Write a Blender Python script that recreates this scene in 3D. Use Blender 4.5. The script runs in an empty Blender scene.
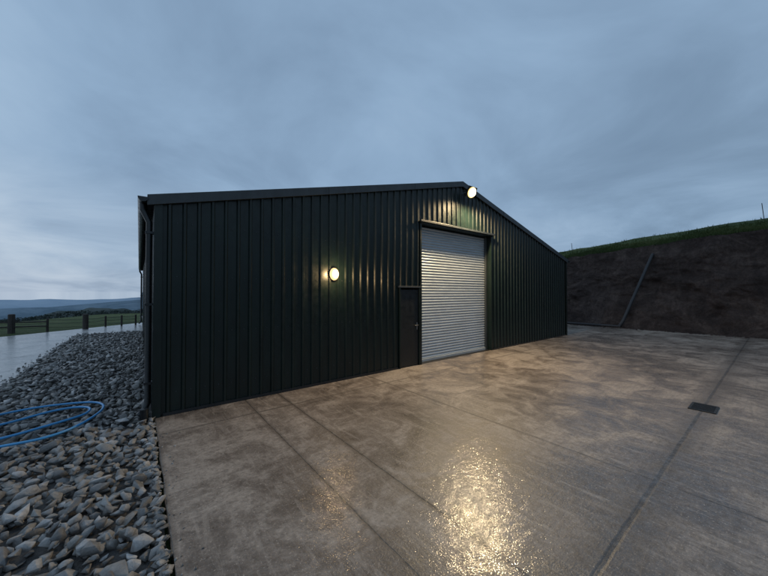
import bpy, bmesh, math, random
import numpy as np
from mathutils import Vector, noise
random.seed(4); np.random.seed(4)
S=bpy.context.scene
CH=1.9; F=311.0; HZ=292.5
P1=(-3.48,4.75); ANG=math.atan2(.619,.7854)
CU,SU=math.cos(ANG),math.sin(ANG)
def to_uv(x,y):
    dx,dy=x-P1[0],y-P1[1]; return (dx*CU+dy*SU, -dx*SU+dy*CU)
def gp(px,py,z=0):   # ground point seen in the photograph -> site coordinates
    d=F*(CH-z)/(py-HZ); return to_uv((px-384)/F*d,d)

# ---------- materials ----------
class N:
    def __init__(s,mat):
        mat.use_nodes=True; s.t=mat.node_tree; s.n=s.t.nodes; s.l=s.t.links
    def a(s,typ,**k):
        n=s.n.new(typ)
        for q,v in k.items():
            if q=='i':
                for kk,vv in v.items():
                    if isinstance(vv,bpy.types.NodeSocket): s.l.new(vv,n.inputs[kk])
                    else: n.inputs[kk].default_value=vv
            else: setattr(n,q,v)
        return n
    def noise(s,vec,scale,detail=4,rough=.55,dist=0):
        return s.a('ShaderNodeTexNoise',i={'Vector':vec,'Scale':scale,'Detail':detail,'Roughness':rough,'Distortion':dist}).outputs['Fac']
    def m(s,op,a,b=0.0,c=None,clamp=False):
        i={0:a,1:b}
        if c is not None: i[2]=c
        n=s.a('ShaderNodeMath',operation=op,i=i); n.use_clamp=clamp; return n.outputs[0]
    def mr(s,v,a,b,c=0.0,d=1.0):
        return s.a('ShaderNodeMapRange',i={'Value':v,'From Min':a,'From Max':b,'To Min':c,'To Max':d}).outputs[0]
    def mix(s,f,a,b,mode='MIX'):
        n=s.a('ShaderNodeMix',data_type='RGBA',blend_type=mode)
        for idx,v in ((0,f),(6,a),(7,b)):
            if isinstance(v,bpy.types.NodeSocket): s.l.new(v,n.inputs[idx])
            elif idx==0: n.inputs[0].default_value=v
            else: n.inputs[idx].default_value=(*v,1) if len(v)==3 else v
        return n.outputs[2]
    def ramp(s,f,stops):
        n=s.a('ShaderNodeValToRGB',i={0:f}); e=n.color_ramp.elements
        while len(e)<len(stops): e.new(.5)
        for k,(p,c) in enumerate(stops): e[k].position=p; e[k].color=(*c,1)
        return n.outputs[0]
    def obj(s): return s.a('ShaderNodeTexCoord').outputs['Object']
    def mapv(s,v,scale): return s.a('ShaderNodeMapping',i={'Vector':v,'Scale':scale}).outputs[0]
    def bump(s,h,st,d,nrm=None):
        i={'Height':h,'Strength':st,'Distance':d}
        if nrm is not None: i['Normal']=nrm
        return s.a('ShaderNodeBump',i=i).outputs[0]
def new(name):
    m=bpy.data.materials.new(name); n=N(m); return m,n,n.n['Principled BSDF']
def setp(n,b,**k):
    for q,v in k.items():
        q={'col':'Base Color','r':'Roughness','met':'Metallic','nrm':'Normal','spec':'Specular IOR Level','coat':'Coat Weight','coatr':'Coat Roughness','coatn':'Coat Normal'}[q]
        if isinstance(v,bpy.types.NodeSocket): n.l.new(v,b.inputs[q])
        else: b.inputs[q].default_value=(*v,1) if isinstance(v,tuple) else v
def paint(name,col,r=.4,met=0,var=.25,sc=(3,3,.6),spec=.5):
    m,n,b=new(name); o=n.mapv(n.obj(),sc)
    a=n.noise(o,2.0,6,.6)
    c=n.mix(n.mr(a,.3,.7),tuple(x*(1-var) for x in col),tuple(x*(1+var) for x in col))
    f=n.noise(n.obj(),9,4)
    setp(n,b,col=c,r=n.mr(f,.3,.7,r-.08,r+.1),met=met,nrm=n.bump(n.noise(n.obj(),1.7,3),.15,.02),spec=spec)
    return m
M={}
M['clad']=paint('green_cladding_steel',(.0048,.0108,.0090),.36,0,.35,spec=.38)
M['trim']=paint('anthracite_flashing',(.028,.034,.038),.45)
M['door']=paint('door_paint',(.006,.008,.009),.4)
M['black']=paint('black_plastic',(.010,.012,.014),.3)
M['galv']=paint('galvanised_slats',(.42,.46,.49),.45,.5,.12,(1,1,8))
M['hose']=paint('blue_hose',(.05,.27,.55),.35,0,.1)
M['steel']=paint('steel',(.3,.3,.3),.35,.9)
M['iron']=paint('cast_iron',(.02,.019,.018),.5,.3)
M['wood']=paint('weathered_timber',(.04,.033,.028),.8,0,.4,(9,9,1))
M['pipe']=paint('drain_pipe_black',(.016,.016,.018),.55)
def emis(name,col,st):
    m,n,b=new(name); b.inputs['Emission Color'].default_value=(*col,1); b.inputs['Emission Strength'].default_value=st
    b.inputs['Base Color'].default_value=(.05,.045,.035,1); return m
M['lampw']=emis('bulkhead_diffuser',(1,.66,.30),1.5)
M['lampc']=emis('bulkhead_led',(1,.85,.6),6)
M['flood']=emis('flood_led_chip',(1,.86,.55),40)
M['floodr']=emis('flood_rim_glow',(1,.70,.26),1.8)  # self-lit rim: emission paints the LED's warm glow on the reflector

def concrete(name,dark,mid,light,joints_u=(),joints_v=(),wet=0.0):
    m,n,b=new(name); o=n.obj()
    big=n.noise(o,.33,4,.6,.4); med=n.noise(o,1.5,6,.72,.9); fine=n.noise(o,16,5,.75); grit=n.noise(o,70,2,.6)
    brush=n.noise(n.mapv(o,(1.0,13,1)),1.3,5,.7)
    scr=n.noise(n.mapv(o,(9,1.3,1)),1.6,5,.75,.5)
    bm_=n.m('ADD',n.m('MULTIPLY',big,.45),n.m('MULTIPLY',med,.55))
    c=n.ramp(bm_,[(.42,dark),(.5,mid),(.575,light)])
    c=n.mix(n.mr(fine,.42,.66,0,.65),c,tuple(x*.5 for x in mid))
    c=n.mix(n.mr(brush,.5,.7,0,.5),c,dark)
    c=n.mix(n.mr(scr,.52,.68,0,.6),c,light)
    spk=n.noise(o,48,3,.8)
    c=n.mix(n.mr(spk,.58,.70,0,.8),c,tuple(min(1,x*1.5) for x in light))
    c=n.mix(n.mr(spk,.40,.30,0,.8),c,tuple(x*.4 for x in dark))
    sx=n.a('ShaderNodeSeparateXYZ',i={0:o}).outputs
    wob=n.m('MULTIPLY',n.m('SUBTRACT',n.noise(o,6,3,.7),.5),.022)
    mask=None; hal=None
    for ax,lst in ((0,joints_u),(1,joints_v)):
        for (p,w,h) in lst:
            d=n.m('ABSOLUTE',n.m('ADD',n.m('SUBTRACT',sx[ax],p),wob))
            k=n.mr(d,w*.5,w*1.2,1,0); kh=n.m('MULTIPLY',n.mr(d,h*.2,h,1,0),n.mr(med,.38,.6,.1,1))
            mask=k if mask is None else n.m('MAXIMUM',mask,k)
            hal=kh if hal is None else n.m('MAXIMUM',hal,kh)
    if mask is not None:
        c=n.mix(n.m('MULTIPLY',hal,.6),c,tuple(x*.4 for x in dark))
        c=n.mix(n.m('MULTIPLY',n.m('MULTIPLY',mask,n.mr(fine,.35,.6,.35,1)),.75),c,(.03,.026,.022))
    wetm=n.m('MULTIPLY',n.mr(bm_,.44,.58,.95,.35),n.mr(fine,.40,.58,1,.35))
    h=n.m('ADD',n.m('MULTIPLY',fine,.6),n.m('MULTIPLY',brush,.3))
    nn=n.bump(h,.6,.014); nn=n.bump(grit,.5,.004,nn)
    if mask is not None: nn=n.bump(n.m('SUBTRACT',1,mask),.5,.008,nn)
    cn=n.bump(n.noise(o,11,2,.5),.5,.008); cn=n.bump(grit,.7,.0030,cn)
    setp(n,b,col=c,r=n.mr(med,.35,.65,.36,.6),nrm=nn,spec=.45,coat=wetm,coatr=n.mr(med,.35,.65,.05,.13-wet*.5),coatn=cn)
    b.inputs['Coat IOR'].default_value=1.5
    return m
M['yard']=concrete('wet_yard_concrete',(.095,.074,.058),(.19,.153,.124),(.335,.283,.236),
   joints_u=[(1.28,.007,.05),(1.86,.008,.06),(3.9,.006,.04),(9.3,.006,.06),(14.9,.01,.08),(-.0,.01,.05)],
   joints_v=[(-5.1,.022,.28),(-.75,.005,.04),(-10.2,.02,.2)])
M['path']=concrete('wet_path_concrete',(.24,.235,.23),(.34,.335,.33),(.44,.435,.43),joints_v=[(2,.015,.08),(8,.015,.08),(14,.015,.08)],wet=.05)

m,n,b=new('limestone_gravel'); o=n.obj()
rnd=n.a('ShaderNodeNewGeometry').outputs['Random Per Island']
c=n.ramp(rnd,[(0,(.10,.098,.096)),(.3,(.19,.187,.183)),(.55,(.27,.255,.235)),(.85,(.36,.35,.34)),(1,(.52,.51,.5))])
a=n.noise(o,22,5,.7); c=n.mix(n.mr(a,.3,.7,0,.6),c,(.08,.076,.07)); 
setp(n,b,col=c,r=n.mr(n.noise(o,9,3),.3,.7,.3,.65),nrm=n.bump(n.noise(o,40,4,.7),.7,.012)); M['stone']=m
m,n,b=new('gravel_dirt'); o=n.obj()
setp(n,b,col=n.mix(n.noise(o,25,5,.7),(.02,.018,.017),(.09,.085,.08)),r=.7,nrm=n.bump(n.noise(o,30,5),1,.03)); M['dirt']=m

m,n,b=new('grass'); o=n.obj()
a=n.noise(o,.25,6,.6); f=n.noise(o,9,5,.75)
c=n.ramp(a,[(.3,(.05,.075,.026)),(.5,(.08,.115,.035)),(.7,(.14,.155,.06))])
c=n.mix(n.mr(f,.35,.65,0,.5),c,(.042,.058,.024))
setp(n,b,col=c,r=.9,nrm=n.bump(f,1,.15),spec=.2); M['grass']=m
m,n,b=new('excavated_soil'); o=n.obj()
st=n.noise(n.mapv(o,(1,1,1.25)),.9,9,.72,.9); f=n.noise(o,7,7,.8,.5); g2=n.noise(o,30,4,.75)
run=n.noise(n.mapv(o,(1,3.2,.45)),1.3,5,.65,.3)
c=n.ramp(st,[(.34,(.032,.022,.019)),(.5,(.078,.056,.049)),(.66,(.14,.105,.09))])
c=n.mix(n.mr(run,.46,.66,0,.5),c,(.036,.026,.023))
c=n.mix(n.mr(f,.45,.68,0,.7),c,(.025,.018,.016)); c=n.mix(n.mr(g2,.40,.28,0,.7),c,(.22,.18,.16))
setp(n,b,col=c,r=.85,nrm=n.bump(g2,.8,.03,n.bump(f,1,.22)),spec=.2); M['soil']=m
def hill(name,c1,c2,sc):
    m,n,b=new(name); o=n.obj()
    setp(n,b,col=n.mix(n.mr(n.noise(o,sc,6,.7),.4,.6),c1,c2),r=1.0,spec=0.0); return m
M['valley']=hill('hazy_valley',(.13,.18,.22),(.2,.26,.31),.004)  # bluish distance haze painted into the valley's base colour
M['hills']=hill('hazy_hills',(.30,.38,.46),(.35,.43,.51),.001)  # paler blue: haze of the far air put into the hill colour
M['moor']=hill('dark_moor',(.05,.065,.06),(.1,.115,.11),.01)

# ---------- mesh helpers (site coordinates: u along gable, v into building) ----------
def place(o,parent):
    S.collection.objects.link(o)
    if parent is None:
        o.location=(P1[0],P1[1],0); o.rotation_euler=(0,0,ANG)
    else: o.parent=parent
def mk(name,verts,faces,mat,parent=None,smooth=False):
    me=bpy.data.meshes.new(name); me.from_pydata([tuple(map(float,v)) for v in verts],[],faces); me.update()
    me.materials.append(M[mat])
    if smooth: me.polygons.foreach_set('use_smooth',[True]*len(me.polygons))
    o=bpy.data.objects.new(name,me); place(o,parent); return o
def empty(name):
    e=bpy.data.objects.new(name,None); e.empty_display_size=.3; place(e,None); return e
def box(name,u0,u1,v0,v1,z0,z1,mat,parent=None,bev=0.0):
    vs=[(u,v,z) for z in (z0,z1) for (u,v) in ((u0,v0),(u1,v0),(u1,v1),(u0,v1))]
    fs=[(3,2,1,0),(4,5,6,7),(0,1,5,4),(1,2,6,5),(2,3,7,6),(3,0,4,7)]
    o=mk(name,vs,fs,mat,parent)
    if bev: md=o.modifiers.new('b','BEVEL'); md.width=bev; md.segments=2
    return o
def tube(name,pts,r,mat,parent=None,cyc=False,kind='POLY',res=6):
    cu=bpy.data.curves.new(name,'CURVE'); cu.dimensions='3D'; cu.bevel_depth=r; cu.bevel_resolution=res; cu.use_fill_caps=True
    if kind=='POLY':
        sp=cu.splines.new('POLY'); sp.points.add(len(pts)-1)
        for p,q in zip(sp.points,pts): p.co=(*q,1)
    else:
        sp=cu.splines.new('NURBS'); sp.points.add(len(pts)-1); sp.order_u=4; sp.use_endpoint_u=True; sp.resolution_u=10
        for p,q in zip(sp.points,pts): p.co=(*q,1)
    cu.materials.append(M[mat]); tmp=bpy.data.objects.new(name+'_c',cu); S.collection.objects.link(tmp)
    dg=bpy.context.evaluated_depsgraph_get(); me=bpy.data.meshes.new_from_object(tmp.evaluated_get(dg)); bpy.data.objects.remove(tmp)
    me.name=name; me.polygons.foreach_set('use_smooth',[True]*len(me.polygons))
    o=bpy.data.objects.new(name,me); place(o,parent); return o

# ---------- building ----------
W=14.78; D=18.0; RU=W/2; EZ=3.36; RZ=5.22
def zt(u): return RZ-(RZ-EZ)*abs(u-RU)/(RU+.1)
B=empty('steel_barn')
def profile(L,brk=()):
    xs=[]
    k=0
    while k*.2<L-1e-6:
        for a,o in ((0,0),(.128,0),(.145,.028),(.178,.028),(.195,0)):
            if k*.2+a<L: xs.append((k*.2+a,o))
        k+=1
    xs.append((L,0))
    for bq in brk:
        for i in range(len(xs)-1):
            if xs[i][0]<bq<xs[i+1][0]-1e-5:
                t=(bq-xs[i][0])/(xs[i+1][0]-xs[i][0]); xs.insert(i+1,(bq,xs[i][1]*(1-t)+xs[i+1][1]*t)); break
    return xs
PD0,PD1,PDZ=4.90,5.60,2.02
RD0,RD1,RDZ=5.68,8.90,3.74
pr=profile(W,(PD0,PD1,RD0,RD1,RU))
V=[];Fc=[]
for (a,oa),(c_,oc) in zip(pr[:-1],pr[1:]):
    mid=(a+c_)/2; z0=.015
    if PD0<mid<PD1: z0=PDZ
    if RD0<mid<RD1: z0=RDZ
    i=len(V); V+=[(a,-oa,z0),(c_,-oc,z0),(c_,-oc,zt(c_)-.06),(a,-oa,zt(a)-.06)]; Fc.append((i,i+1,i+2,i+3))
mk('gable_cladding',V,Fc,'clad',B)
V=[];Fc=[]
for (a,oa),(c_,oc) in zip(pr[:-1],pr[1:]):
    i=len(V); V+=[(a,D+oa,.015),(c_,D+oc,.015),(c_,D+oc,zt(c_)-.06),(a,D+oa,zt(a)-.06)]; Fc.append((i+3,i+2,i+1,i))
mk('rear_cladding',V,Fc,'clad',B)
for nm,u,s in (('side_cladding_left',0,-1),('side_cladding_right',W,1)):
    V=[];Fc=[]
    for (a,oa),(c_,oc) in zip(profile(D)[:-1],profile(D)[1:]):
        i=len(V); V+=[(u+s*oa,a,-.05),(u+s*oc,c_,-.05),(u+s*oc,c_,EZ-.08),(u+s*oa,a,EZ-.08)]; Fc.append((i,i+1,i+2,i+3))
    mk(nm,V,Fc,'clad',B)
# roof sheets
for nm,ue in (('roof_left',-.12),('roof_right',W+.12)):
    V=[];Fc=[]; p=profile(D+.12)
    for (a,oa),(c_,oc) in zip(p[:-1],p[1:]):
        i=len(V); a-=.06; c_-=.06
        V+=[(ue,a,zt(ue)-.03+oa),(ue,c_,zt(ue)-.03+oc),(RU,c_,RZ-.03+oc),(RU,a,RZ-.03+oa)]; Fc.append((i,i+1,i+2,i+3))
    mk(nm,V,Fc,'trim',B)
def barge(nm,u0,u1,d0,d1,dep=.155,mat='trim'):
    a,c=zt(u0)+.01,zt(u1)+.01
    V=[(u0,d0,a-dep),(u1,d0,c-dep),(u1,d0,c),(u0,d0,a),(u0,d1,a-dep),(u1,d1,c-dep),(u1,d1,c),(u0,d1,a)]
    F_=[(0,1,2,3),(7,6,5,4),(3,2,6,7),(1,0,4,5),(0,3,7,4),(2,1,5,6)]
    o=mk(nm,V,F_,mat,B); return o
barge('barge_flashing_left',-.12,RU,-.075,-.035)
barge('barge_flashing_right',RU,W+.12,-.075,-.035)
barge('barge_return_left',-.12,RU,-.034,.16,.02)
barge('barge_return_right',RU,W+.12,-.034,.16,.02)
barge('barge_rear_left',-.12,RU,D+.035,D+.075)
barge('barge_rear_right',RU,W+.12,D+.035,D+.075)
for k,uu in enumerate((2.9,5.4,9.6,12.4)):
    box('barge_lap_%d'%k,uu,uu+.012,-.079,-.0755,zt(uu)-.14,zt(uu)+.006,'black',B)
tube('ridge_cap',[(RU,-.07,RZ-.03),(RU,D+.07,RZ-.03)],.035,'trim',B)
box('corner_flashing_left',-.036,.07,-.036,-.029,.0,EZ-.1,'clad',B)
box('corner_flashing_left_side',-.036,-.03,-.029,.1,-.04,EZ-.1,'clad',B)
box('corner_flashing_right',W-.09,W+.036,-.036,-.029,.0,EZ-.1,'clad',B)
box('base_flashing',.1,PD0-.05,-.034,-.002,.004,.05,'black',B)
box('base_flashing_right',RD1+.1,W-.1,-.034,-.002,.004,.05,'black',B)
# screws
V=[];Fc=[]
for z in (.35,1.25,2.15,3.0,3.9,4.7):
    for k in range(73):
        u=k*.2+.065
        if z>zt(u)-.25 or (RD0-.1<u<RD1+.1 and z<RDZ+.1) or (PD0-.1<u<PD1+.1 and z<PDZ+.1): continue
        i=len(V)
        for vv,r in ((-.001,.009),(-.008,.008)):
            for q in range(6): V.append((u+r*math.cos(q*1.047),vv,z+r*math.sin(q*1.047)))
        for q in range(6): Fc.append((i+q,i+(q+1)%6,i+6+(q+1)%6,i+6+q))
        Fc.append(tuple(i+6+q for q in range(6)))
mk('cladding_screws',V,Fc,'trim',B)
for nm,uc in (('gutter_left',-.17),('gutter_right',W+.17)):
    V=[];Fc=[]; n_=12; zc=EZ-.04
    for vv in (-.10,D+.1):
        for r_ in (.065,.058):
            for k in range(n_+1):
                t=math.pi+math.pi*k/n_; V.append((uc+r_*math.cos(t),vv,zc+r_*math.sin(t)*1.1))
    q=n_+1
    for k in range(n_):
        Fc+=[(k,k+1,2*q+k+1,2*q+k),(q+k,3*q+k,3*q+k+1,q+k+1),(k,q+k,q+k+1,k+1),(2*q+k,2*q+k+1,3*q+k+1,3*q+k)]
    Fc+=[tuple(range(q,2*q)),tuple(range(3*q,4*q))]
    mk(nm,V,Fc,'black',B)
def downpipe(nm,u,vv,s):
    tube(nm,[(u+s*.17,vv,EZ-.10),(u+s*.17,vv,EZ-.2),(u+s*.09,vv,EZ-.38),(u+s*.09,vv,.22),(u+s*.13,vv-.02,.12),(u+s*.2,vv-.05,.06)],.042,'black',B)
    for z in (.5,1.7,2.8): box(nm+'_bracket',*sorted((u+s*.03,u+s*.14)),vv-.055,vv+.055,z,z+.035,'black',B)
downpipe('downpipe_left',0,.10,-1); downpipe('downpipe_right',W,.12,1); downpipe('downpipe_rear',0,D-.3,-1)
tube('outlet_pipe',[(-.13,-.03,-.02),(-.13,-.03,.17)],.055,'black',B)
# roller door
V=[];Fc=[];nz=int(RDZ/.078); rows=[]
for k in range(nz):
    z0=.06+k*.078
    for a,o in ((0,0),(.010,.012),(.024,.022),(.044,.024),(.060,.016),(.070,.003)): rows.append((z0+a,o))
for z,o in rows: V+=[(RD0+.05,.2-o,z),(RD1-.05,.2-o,z)]
for i in range(len(rows)-1): Fc.append((2*i,2*i+1,2*i+3,2*i+2))
mk('roller_curtain',V,Fc,'galv',B)
box('roller_bottom_bar',RD0+.05,RD1-.05,.15,.22,.006,.075,'galv',B,.004)
for nm,a,c in (('roller_guide_left',RD0,RD0+.075),('roller_guide_right',RD1-.075,RD1)):
    box(nm,a,c,.12,.26,.003,RDZ,'trim',B,.004)
for nm,a,c in (('reveal_left',RD0-.055,RD0-.001),('reveal_right',RD1+.001,RD1+.055)):
    box(nm,a,c,-.038,.25,.005,RDZ+.0,'clad',B,.003)
box('roller_head_flashing',RD0-.06,RD1+.06,-.075,.25,RDZ+.001,RDZ+.07,'clad',B,.004)
box('lintel_drip',RD0-.1,RD1+.1,-.12,-.076,RDZ+.03,RDZ+.085,'trim',B,.004)
box('threshold',RD0,RD1,.0,.3,.001,.005,'iron',B)
box('door_leaf',PD0+.04,PD1-.03,-.012,.03,.02,PDZ-.05,'door',B,.004)
box('door_frame_left',PD0-.01,PD0+.036,-.045,.05,.005,PDZ,'clad',B,.004)
box('door_frame_right',PD1-.026,PD1+.02,-.045,.05,.005,PDZ,'clad',B,.004)
box('door_frame_head',PD0-.04,PD1+.03,-.06,.05,PDZ+.001,PDZ+.045,'trim',B,.004)
box('door_handle_plate',PD1-.10,PD1-.065,-.022,-.0125,.93,1.12,'steel',B,.003)
tube('door_handle',[(PD1-.083,-.02,1.05),(PD1-.083,-.065,1.05),(PD1-.19,-.065,1.05)],.009,'steel',B)
BL=empty('bulkhead_lamp'); lu,lz=3.045,2.29
def dome(nm,u,z,r,rz,dep,v0,mat,par):
    V=[];Fc=[];n_=28;m_=7
    for j in range(m_):
        t=j/m_*math.pi/2
        for k in range(n_):
            p=2*math.pi*k/n_; V.append((u+r*math.cos(p)*math.cos(t),v0-dep*math.sin(t),z+rz*math.sin(p)*math.cos(t)))
    V.append((u,v0-dep,z))
    for j in range(m_-1):
        for k in range(n_): Fc.append((j*n_+k,j*n_+(k+1)%n_,(j+1)*n_+(k+1)%n_,(j+1)*n_+k))
    for k in range(n_): Fc.append(((m_-1)*n_+k,(m_-1)*n_+(k+1)%n_,m_*n_))
    Fc.append(tuple(range(n_-1,-1,-1)))
    return mk(nm,V,Fc,mat,par,True)
dome('base',lu,lz,.115,.14,.03,-.03,'black',BL)
dome('diffuser',lu,lz,.106,.132,.075,-.05,'lampw',BL)
dome('diffuser_core',lu,lz,.07,.09,.03,-.105,'lampc',BL)
FL=empty('floodlight'); fu,fz,fv=7.50,4.86,-.30
def rbox(nm,c,hs,tilt,mat,par):
    ct,st=math.cos(tilt),math.sin(tilt); V=[]
    for z in(-1,1):
        for a,bq in((-1,-1),(1,-1),(1,1),(-1,1)):
            x,y,zz=a*hs[0],bq*hs[1],z*hs[2]; V.append((c[0]+x,c[1]+y*ct-zz*st,c[2]+y*st+zz*ct))
    o=mk(nm,V,[(3,2,1,0),(4,5,6,7),(0,1,5,4),(1,2,6,5),(2,3,7,6),(3,0,4,7)],mat,par); md=o.modifiers.new('b','BEVEL'); md.width=.006; return o
tl=math.radians(26)
def lens(nm,rx,rz,dep,off,mat):   # rounded lens bulging out of the housing, tilted down
    o=dome(nm,0,0,rx,rz,dep,0,mat,FL); o.location=(fu,fv-off*math.cos(tl),fz-off*math.sin(tl)); o.rotation_euler=(tl,0,0); return o
rbox('housing',(fu,fv+.02,fz+.012),(.19,.025,.16),tl,'black',FL)
lens('rim_glow',.18,.155,.03,.008,'floodr')
lens('led',.14,.12,.03,.026,'flood')
tube('bracket',[(fu-.20,fv+.02,fz),(fu-.20,-.12,fz+.02),(fu+.20,-.12,fz+.02),(fu+.20,fv+.02,fz)],.009,'black',FL)
tube('arm',[(fu,-.12,fz+.02),(fu,-.02,fz+.02)],.014,'black',FL)
def lamp(nm,typ,u,v,z,e,col,par,**k):
    l=bpy.data.lights.new(nm,typ); l.energy=e; l.color=col
    for q,w in k.items(): setattr(l,q,w)
    o=bpy.data.objects.new(nm,l); S.collection.objects.link(o); o.parent=par; o.location=(u,v,z); return o
lamp('bulkhead_light','POINT',lu,-.22,lz,34,(1,.66,.32),BL,shadow_soft_size=.06)
sp=lamp('flood_light','SPOT',fu,fv-.16,fz-.10,1100,(1,.75,.42),FL,shadow_soft_size=.10,spot_size=math.radians(174),spot_blend=.6)
sp.rotation_euler=(math.radians(-24),0,0)

# ---------- ground ----------
def slab(nm,poly,z,th,mat):
    k=len(poly); V=[(a,c,z) for a,c in poly]+[(a,c,z-th) for a,c in poly]
    Fc=[tuple(range(k)),tuple(range(2*k-1,k-1,-1))]+[(i,k+i,k+(i+1)%k,(i+1)%k) for i in range(k)]
    return mk(nm,V,Fc,mat)
edge=[(.012*noise.noise(Vector((0,v*2.3,0)))+.008*noise.noise(Vector((0,v*9,4))),v) for v in np.arange(-.05,-22,-.12)]
slab('concrete_yard',[(0,26)]+edge+[(0,-22),(20.4,-22),(20.4,26)],0,.09,'yard')
slab('concrete_path',[(-2.35,-12),(-2.35,13.6),(-.01,13.6),(-.01,19),(-4.85,14.7),(-7,12.6),(-7.5,-12)][::-1],0,.09,'path')
mk('gravel_bed',[(-2.34,-12,-.05),(-.025,-12,-.05),(-.025,13.6,-.05),(-2.34,13.6,-.05)],[(0,1,2,3)],'dirt')

def rocks():
    vars_=[]
    for k in range(20):
        bm=bmesh.new(); 
        for i in range(10):
            v=Vector((random.gauss(0,1),random.gauss(0,1),random.gauss(0,1))).normalized()*random.uniform(.75,1.15)
            bm.verts.new((v.x,v.y*.8,v.z*.62))
        bmesh.ops.convex_hull(bm,input=bm.verts)
        lo=[v for v in bm.verts if not v.link_faces]; bmesh.ops.delete(bm,geom=lo,context='VERTS')
        bmesh.ops.dissolve_limit(bm,angle_limit=math.radians(18),verts=bm.verts,edges=bm.edges)
        bmesh.ops.bevel(bm,geom=list(bm.edges),offset=.045,segments=1,affect='EDGES',clamp_overlap=True)
        bm.verts.index_update(); vars_.append((np.array([v.co[:] for v in bm.verts]),[[v.index for v in f.verts] for f in bm.faces])); bm.free()
    AV=[];LP=[];LS=[];LT=[];base=0;ls=0
    def add(u,v,z,s):
        nonlocal base,ls
        vs,fs=vars_[random.randrange(20)]
        a,b_,c_=random.uniform(0,6.28),random.uniform(-.6,.6),random.uniform(-.6,.6)
        ca,sa=math.cos(a),math.sin(a); cb,sb=math.cos(b_),math.sin(b_); cc,sc=math.cos(c_),math.sin(c_)
        R=np.array([[ca,-sa,0],[sa,ca,0],[0,0,1]])@np.array([[1,0,0],[0,cb,-sb],[0,sb,cb]])@np.array([[cc,0,sc],[0,1,0],[-sc,0,cc]])
        AV.append((vs*s*np.array([random.uniform(.8,1.35),random.uniform(.8,1.1),random.uniform(.7,1.1)]))@R.T+np.array([u,v,z]))
        for f in fs:
            LP.extend([base+i for i in f]); LS.append(ls); LT.append(len(f)); ls+=len(f)
        base+=len(vs)
    sp_=.09; v=-5.5
    while v<13.6:
        u=-2.36
        while u<-.03:
            s=random.choice((.04,.048,.058,.066,.076))*random.uniform(.85,1.15)
            uu=min(u+random.uniform(-.035,.035),-.01-s*.45) ; h=.02*noise.noise(Vector((u*1.3,v*1.3,0)))
            add(uu,v+random.uniform(-.03,.03),-.03+h+random.uniform(-.01,.025),s)
            u+=sp_
        v+=sp_
    for k in range(2300):
        s=random.uniform(.04,.098); u=random.uniform(-2.36,-.10); v=random.uniform(-5.5,13.6)
        add(u,v,.012+random.uniform(-.005,.03),s)
    for k in range(330):
        v=random.uniform(-5.5,0) if k<250 else random.uniform(0,12); s=random.uniform(.03,.065)
        add(-.03-s*random.uniform(.1,.9)-(0 if v<0 else .03),v,.0+random.uniform(-.005,.02),s)
    for k in range(160):
        add(-2.36-abs(random.gauss(0,.12)),random.uniform(-5,13.4),.015,random.uniform(.015,.04))
    for k in range(70):
        add(abs(random.gauss(0,.10)),random.uniform(-5,-.2),.004,random.uniform(.006,.016))
    AVc=np.concatenate(AV); me=bpy.data.meshes.new('gravel_strip')
    me.vertices.add(len(AVc)); me.vertices.foreach_set('co',AVc.ravel().astype(np.float32))
    me.loops.add(len(LP)); me.loops.foreach_set('vertex_index',LP)
    me.polygons.add(len(LS)); me.polygons.foreach_set('loop_start',LS); me.polygons.foreach_set('loop_total',LT)
    me.update(calc_edges=True); me.validate(); me.materials.append(M['stone'])
    o=bpy.data.objects.new('gravel_strip',me); place(o,None)
rocks()

# terrain sheet
def H(v): return max(3.0,min(6.4,4.50-.075*v+.14*noise.noise(Vector((v*.4,3,0)))+.06*noise.noise(Vector((v*1.7,8,0)))))
def tz(u,v):
    z=-.1
    if u>20:
        t=min(1,(u-20)/3.0); z=-.1+(H(v)-.1)*t**1.6-1.1*math.sin(math.pi*min(1,t*1.0))
        if u>=23.0:
            w=u-23.0; z=H(v)-.05+.235*min(w,7)+.06*max(0,min(w-7,7))
            if w>14: z=H(v)-.05+1.645+.42-.015*min(w-14,1500)
            z+=.12*noise.noise(Vector((u*.5,v*.35,1)))
    if u<-7.5:
        w=-u-7.5; z-= .08*min(w,1500)
    ed=max(0,v-20)
    if u<20: ed2=ed
    else: ed2=ed*max(0,1-(u-20)/30) if u<50 else 0
    z-= .043*min(ed2,75)+.10*(max(0,min(ed2,1500)-75))
    if abs(z+.1)>.02: z+=.1*noise.noise(Vector((u*.15,v*.15,5)))*min(1,ed/5 + max(0,u-24)/5)
    return z
us=sorted(set([-9000,-6000,-4000,-2500,-1500,-900,-500,-300,-180,-110,-70,-45,-30,-20,-14,-10,-7.5,-5,-2,0,5,10,15,19,20]+[20+.5*k for k in range(1,40)]+[41,44,48,52,60,75,100,150,250,500,900,1500,3000,6000,9000]))
vs_=sorted(set([-9000,-5000,-2500,-1200,-600,-300,-150,-90,-60,-40,-30,-22]+[-20+1.0*k for k in range(60)]+[40+3*k for k in range(14)]+[85,90,95,105,120,140,170,210,260,330,420,550,700,900,1200,1520,2000,3000,5000,7000,9000]))
V=[(u,v,tz(u,v)) for v in vs_ for u in us]; nu=len(us)
Fc=[(j*nu+i,j*nu+i+1,(j+1)*nu+i+1,(j+1)*nu+i) for j in range(len(vs_)-1) for i in range(nu-1)]
T=mk('grass_field',V,Fc,'grass',None,True)
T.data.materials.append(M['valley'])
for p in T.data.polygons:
    if p.center.y>140 and p.center.x<60: p.material_index=1

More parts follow.
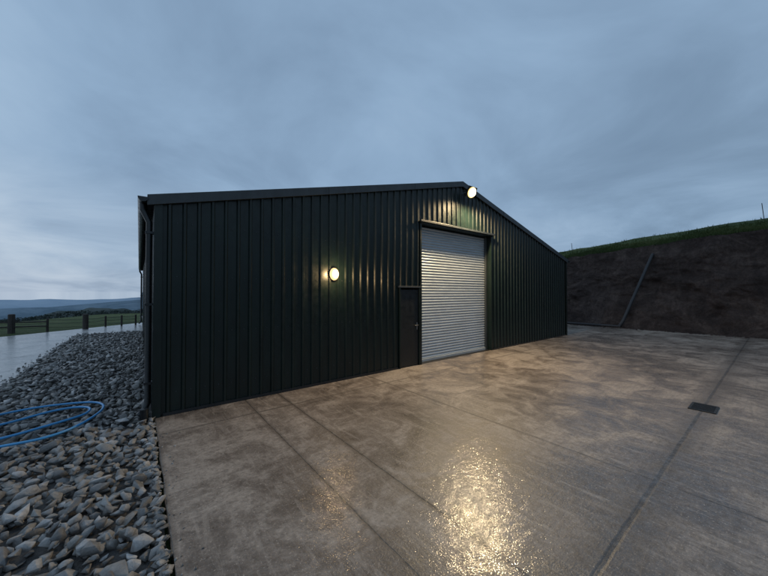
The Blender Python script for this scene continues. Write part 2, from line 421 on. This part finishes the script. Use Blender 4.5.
V=[];Fc=[]; nv,nh=560,72
for j in range(nv+1):
    v=-24+52*j/nv
    for i in range(nh+1):
        t=i/nh; h=H(v)
        u=20.0+2.6*t**.85; z=-.08+(h+.10)*t
        n1=noise.fractal(Vector((v*.45,z*.7,2)),.9,2,6); n2=noise.fractal(Vector((v*2.3,z*2.3,9)),.9,2,5)
        gul=-abs(noise.noise(Vector((v*.9+.3*n1,z*.12,5))))
        k=math.sin(math.pi*min(1,t*1.02))*.6+.3
        u+=(n1*.30+n2*.13-gul*.35)*k; z+=n2*.06*k+(.1*n1 if t>.9 else 0)
        V.append((u,v,z))
    V[-1]=(23.4,v,H(v)-.15)
for j in range(nv):
    for i in range(nh):
        a=j*(nh+1)+i; Fc.append((a,a+nh+1,a+nh+2,a+1))
mk('earth_bank',V,Fc,'soil',None,True)
V=[];Fc=[]
for k in range(46000):
    v=random.uniform(-14,14); w=abs(random.gauss(0,1))*2.6; u=22.6+w
    z=(tz(u,v) if u>=23.0 else H(v)-.02)-.03; hh=random.uniform(.06,.2); a=random.uniform(0,6.28); wd=random.uniform(.01,.025)
    if u<22.9 : z-=random.uniform(0,.2)*max(0,.4+noise.noise(Vector((v*1.5,0,0))))
    i=len(V); lx,ly=random.uniform(-.12,.05),random.uniform(-.08,.08)
    V+=[(u-wd*math.cos(a),v-wd*math.sin(a),z),(u+wd*math.cos(a),v+wd*math.sin(a),z),(u+lx,v+ly,z+hh)]; Fc.append((i,i+1,i+2))
mk('grass_tufts',V,Fc,'grass')
PP=empty('bank_drain_pipe')
def bank_pt(px,py):
    best=None
    for t in np.linspace(0,1,200):
        u=20.0+2.6*t**.85-.14; kx=(px-384)/F
        x0=P1[0]+u*CU; y0=P1[1]+u*SU
        v=(x0-kx*y0)/(kx*CU+SU); y=y0+v*CU
        z=-.08+(H(v)+.1)*t; yy=HZ-(z-CH)/y*F
        if best is None or abs(yy-py)<best[0]: best=(abs(yy-py),(u,v,z+.05))
    return best[1]
a=bank_pt(652,257); c_=bank_pt(623,321)
tube('pipe_slope',[(a[0]+.25,a[1],a[2]+.12),a,c_,(c_[0]-.1,c_[1]+.15,.1)],.075,'pipe',PP)
tube('pipe_base',[(c_[0]-.12,c_[1]+.1,.07),(c_[0]-.1,c_[1]+9,.07)],.07,'pipe',PP)
V=[];Fc=[]
for k in range(1300):
    v=random.uniform(-16,14); u=20.15-abs(random.gauss(0,.2)); s=random.uniform(.02,.08); i=len(V)
    for q in ((1,0,0),(0,1,0),(-1,0,0),(0,-1,0),(0,0,.8)): V.append((u+q[0]*s*random.uniform(.6,1.2),v+q[1]*s*random.uniform(.6,1.2),.001+q[2]*s))
    Fc+=[(i,i+1,i+4),(i+1,i+2,i+4),(i+2,i+3,i+4),(i+3,i,i+4)]
mk('soil_clods',V,Fc,'soil')

# drain grate at yard joint
G=empty('drain_grate'); gu,gv=to_uv((700-384)/F*5.16,5.16)
gv=-5.1
box('frame_front',gu-.23,gu+.23,gv-.16,gv-.13,.001,.012,'iron',G); box('frame_back',gu-.23,gu+.23,gv+.13,gv+.16,.001,.012,'iron',G)
box('frame_a',gu-.23,gu-.2,gv-.13,gv+.13,.001,.012,'iron',G); box('frame_b',gu+.2,gu+.23,gv-.13,gv+.13,.001,.012,'iron',G)
box('sump_shade',gu-.2,gu+.2,gv-.13,gv+.13,.001,.003,'black',G)  # flat black sheet on the slab, painting the shade inside the drain
for k in range(9): box('bar_%d'%k,gu-.185+k*.0435,gu-.165+k*.0435,gv-.129,gv+.129,.0035,.011,'iron',G)

hz=.085
def hp(px,py,z=hz): a,c=gp(px,py,z); return (a,c,z+.012*random.random())
pts=[hp(-60,455),hp(-20,450),hp(15,444),hp(45,438),hp(75,428),hp(98,415),hp(108,406),hp(100,401),hp(80,402),hp(50,405),hp(20,410),hp(-10,417),hp(-40,424),hp(-50,432),hp(-20,430),hp(20,420),hp(50,411),hp(78,406),hp(94,407),hp(90,413),hp(70,419),hp(40,428),hp(10,437),hp(-30,446)]
tube('blue_hose',pts,.016,'hose',None,kind='NURBS')

FE=empty('field_fence')
def fpost(nm,px,py,h,r):
    a,c=gp(px,py,-.08)
    V=[];Fc=[];q=10
    for z,rr in ((-.3,r),(h-.04,r*.95),(h-.08+.06,r*.7)):
        for k in range(q): t=6.283*k/q; V.append((a+rr*math.cos(t),c+rr*math.sin(t),z))
    for j in range(2):
        for k in range(q): Fc.append((j*q+k,j*q+(k+1)%q,(j+1)*q+(k+1)%q,(j+1)*q+k))
    Fc.append(tuple(range(2*q,3*q))); mk(nm,V,Fc,'wood',FE); return a,c
ps=[(-120,337,.8,.1),(-50,335,.8,.08),(12,333,.86,.13),(48,331.5,.6,.05),(86,330.5,.8,.12),(106,328,.62,.045),(122,327,.62,.045),(136,326,.62,.045)]
pos=[fpost('post_%d'%i,*p) for i,p in enumerate(ps)]
for (a,c),(a2,c2) in zip(pos[:-1],pos[1:]):
    for z in (.15,.35,.52): tube('wire',[(a,c,z),((a+a2)/2,(c+c2)/2,z-.03),(a2,c2,z)],.010,'wood',FE,res=1)
a0,a1=pos[1],pos[2]
d=(a1[0]-a0[0],a1[1]-a0[1])
for z in (.2,.42):
    tube('rail',[(a0[0],a0[1],z),(a1[0]+d[0]*.6,a1[1]+d[1]*.6,z+.02)],.035,'wood',FE,res=2)
FB=empty('hilltop_fence')
for i,(px,h) in enumerate(((573,.7),(766,1.0))):
    kx=(px-384)/F; u=29.0; x0=P1[0]+u*CU; y0=P1[1]+u*SU; v=(x0-kx*y0)/(kx*CU+SU); z=tz(u,v)
    tube('post_%d'%i,[(u,v,z-.3),(u+.04,v+.1,z+h)],.018,'wood',FB,res=2)
V=[];Fc=[]
for k in range(9000):
    t=random.random(); u=-70+90*t; v=92+8*math.sin(t*5)+random.gauss(0,1.2)
    hmax=.7+1.4*max(0,noise.noise(Vector((u*.12,0,0)))+.1); z=tz(u,v)+random.random()*hmax; s=random.uniform(.12,.4); i=len(V)
    for q in range(3): V.append((u+random.uniform(-s,s),v+random.uniform(-s,s),z+random.uniform(-s,s)))
    Fc.append((i,i+1,i+2))
mk('hedgerow',V,Fc,'moor')
def ridge(nm,dist,base,amp,mat,seed,a0=-80,a1=80,dep=1500):
    V=[];Fc=[];n_=200
    for k in range(n_+1):
        a=math.radians(a0+(a1-a0)*k/n_)+math.pi/2+.0
        hh=base+amp*(.5+noise.fractal(Vector((k*.035,seed,0)),1,2,5))
        for r_,z in ((dist-dep,base-200),(dist-dep*.4,(base-120+hh)/2),(dist,hh),(dist+dep,base-150)):
            V.append((r_*math.cos(a),r_*math.sin(a),z))
    for k in range(n_):
        for j in range(3): q=k*4+j; Fc.append((q,q+4,q+5,q+1))
    mk(nm,V,Fc,mat,None,True)
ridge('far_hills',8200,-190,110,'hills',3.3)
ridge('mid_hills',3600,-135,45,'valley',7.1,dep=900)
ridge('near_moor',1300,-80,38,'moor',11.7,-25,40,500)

# ---------- sky ----------
w=bpy.data.worlds.new('World'); S.world=w; n=N(w); bg=n.n['Background']
sun_el,sun_rot=math.radians(6),math.radians(-70)
sky=n.a('ShaderNodeTexSky',sky_type='NISHITA',sun_disc=False,sun_elevation=sun_el,sun_rotation=sun_rot,air_density=1.0,dust_density=1.5)
g=n.a('ShaderNodeTexCoord').outputs['Generated']; sx=n.a('ShaderNodeSeparateXYZ',i={0:g}).outputs
zz=n.m('ADD',n.m('MAXIMUM',sx[2],0.0),.20)
pl=n.a('ShaderNodeCombineXYZ',i={0:n.m('DIVIDE',sx[0],zz),1:n.m('DIVIDE',sx[1],zz),2:0.0}).outputs[0]
c1=n.noise(pl,1.0,7,.55,.5); c2=n.noise(pl,.33,3,.5)
cm=n.m('ADD',n.m('MULTIPLY',c1,.55),n.m('MULTIPLY',c2,.45))
col=n.ramp(cm,[(.36,(.195,.295,.435)),(.5,(.285,.42,.595)),(.64,(.39,.54,.72))])
left=n.mr(sx[0],-.9,.7,1,0); low=n.mr(sx[2],0,.30,1,0)
col=n.mix(n.m('MULTIPLY',n.m('MULTIPLY',n.m('MULTIPLY',left,low),n.mr(c1,.4,.6,.35,1)),.85),col,(.56,.65,.75))
col=n.mix(n.m('MULTIPLY',n.m('MULTIPLY',n.mr(sx[0],.2,.9),n.mr(sx[2],.75,.1)),n.mr(c1,.62,.4,.25,.8)),col,(.14,.215,.31))
skys=n.mix(1.0,sky.outputs[0],(.05,.05,.05),'MULTIPLY')
fin=n.mix(.95,skys,col)
n.l.new(fin,bg.inputs[0]); bg.inputs[1].default_value=1.0
sl=bpy.data.lights.new('sun','SUN'); sl.energy=.2; sl.angle=math.radians(25); sl.color=(.95,.97,1)
so=bpy.data.objects.new('sun',sl); S.collection.objects.link(so)
d=Vector((math.sin(sun_rot)*math.cos(math.radians(35)),math.cos(sun_rot)*math.cos(math.radians(35)),math.sin(math.radians(35))))
so.rotation_euler=(-d).to_track_quat('-Z','Y').to_euler()
# ---------- camera ----------
cd=bpy.data.cameras.new('cam'); cd.sensor_width=36; cd.lens=F/768*36; cd.clip_end=30000; cd.clip_start=.05
co=bpy.data.objects.new('camera',cd); S.collection.objects.link(co); co.location=(0,0,CH)
co.rotation_euler=(math.radians(90)+math.atan((HZ-288)/F),0,0); S.camera=co
S.view_settings.view_transform='Standard'; S.view_settings.look='None'; S.view_settings.exposure=0
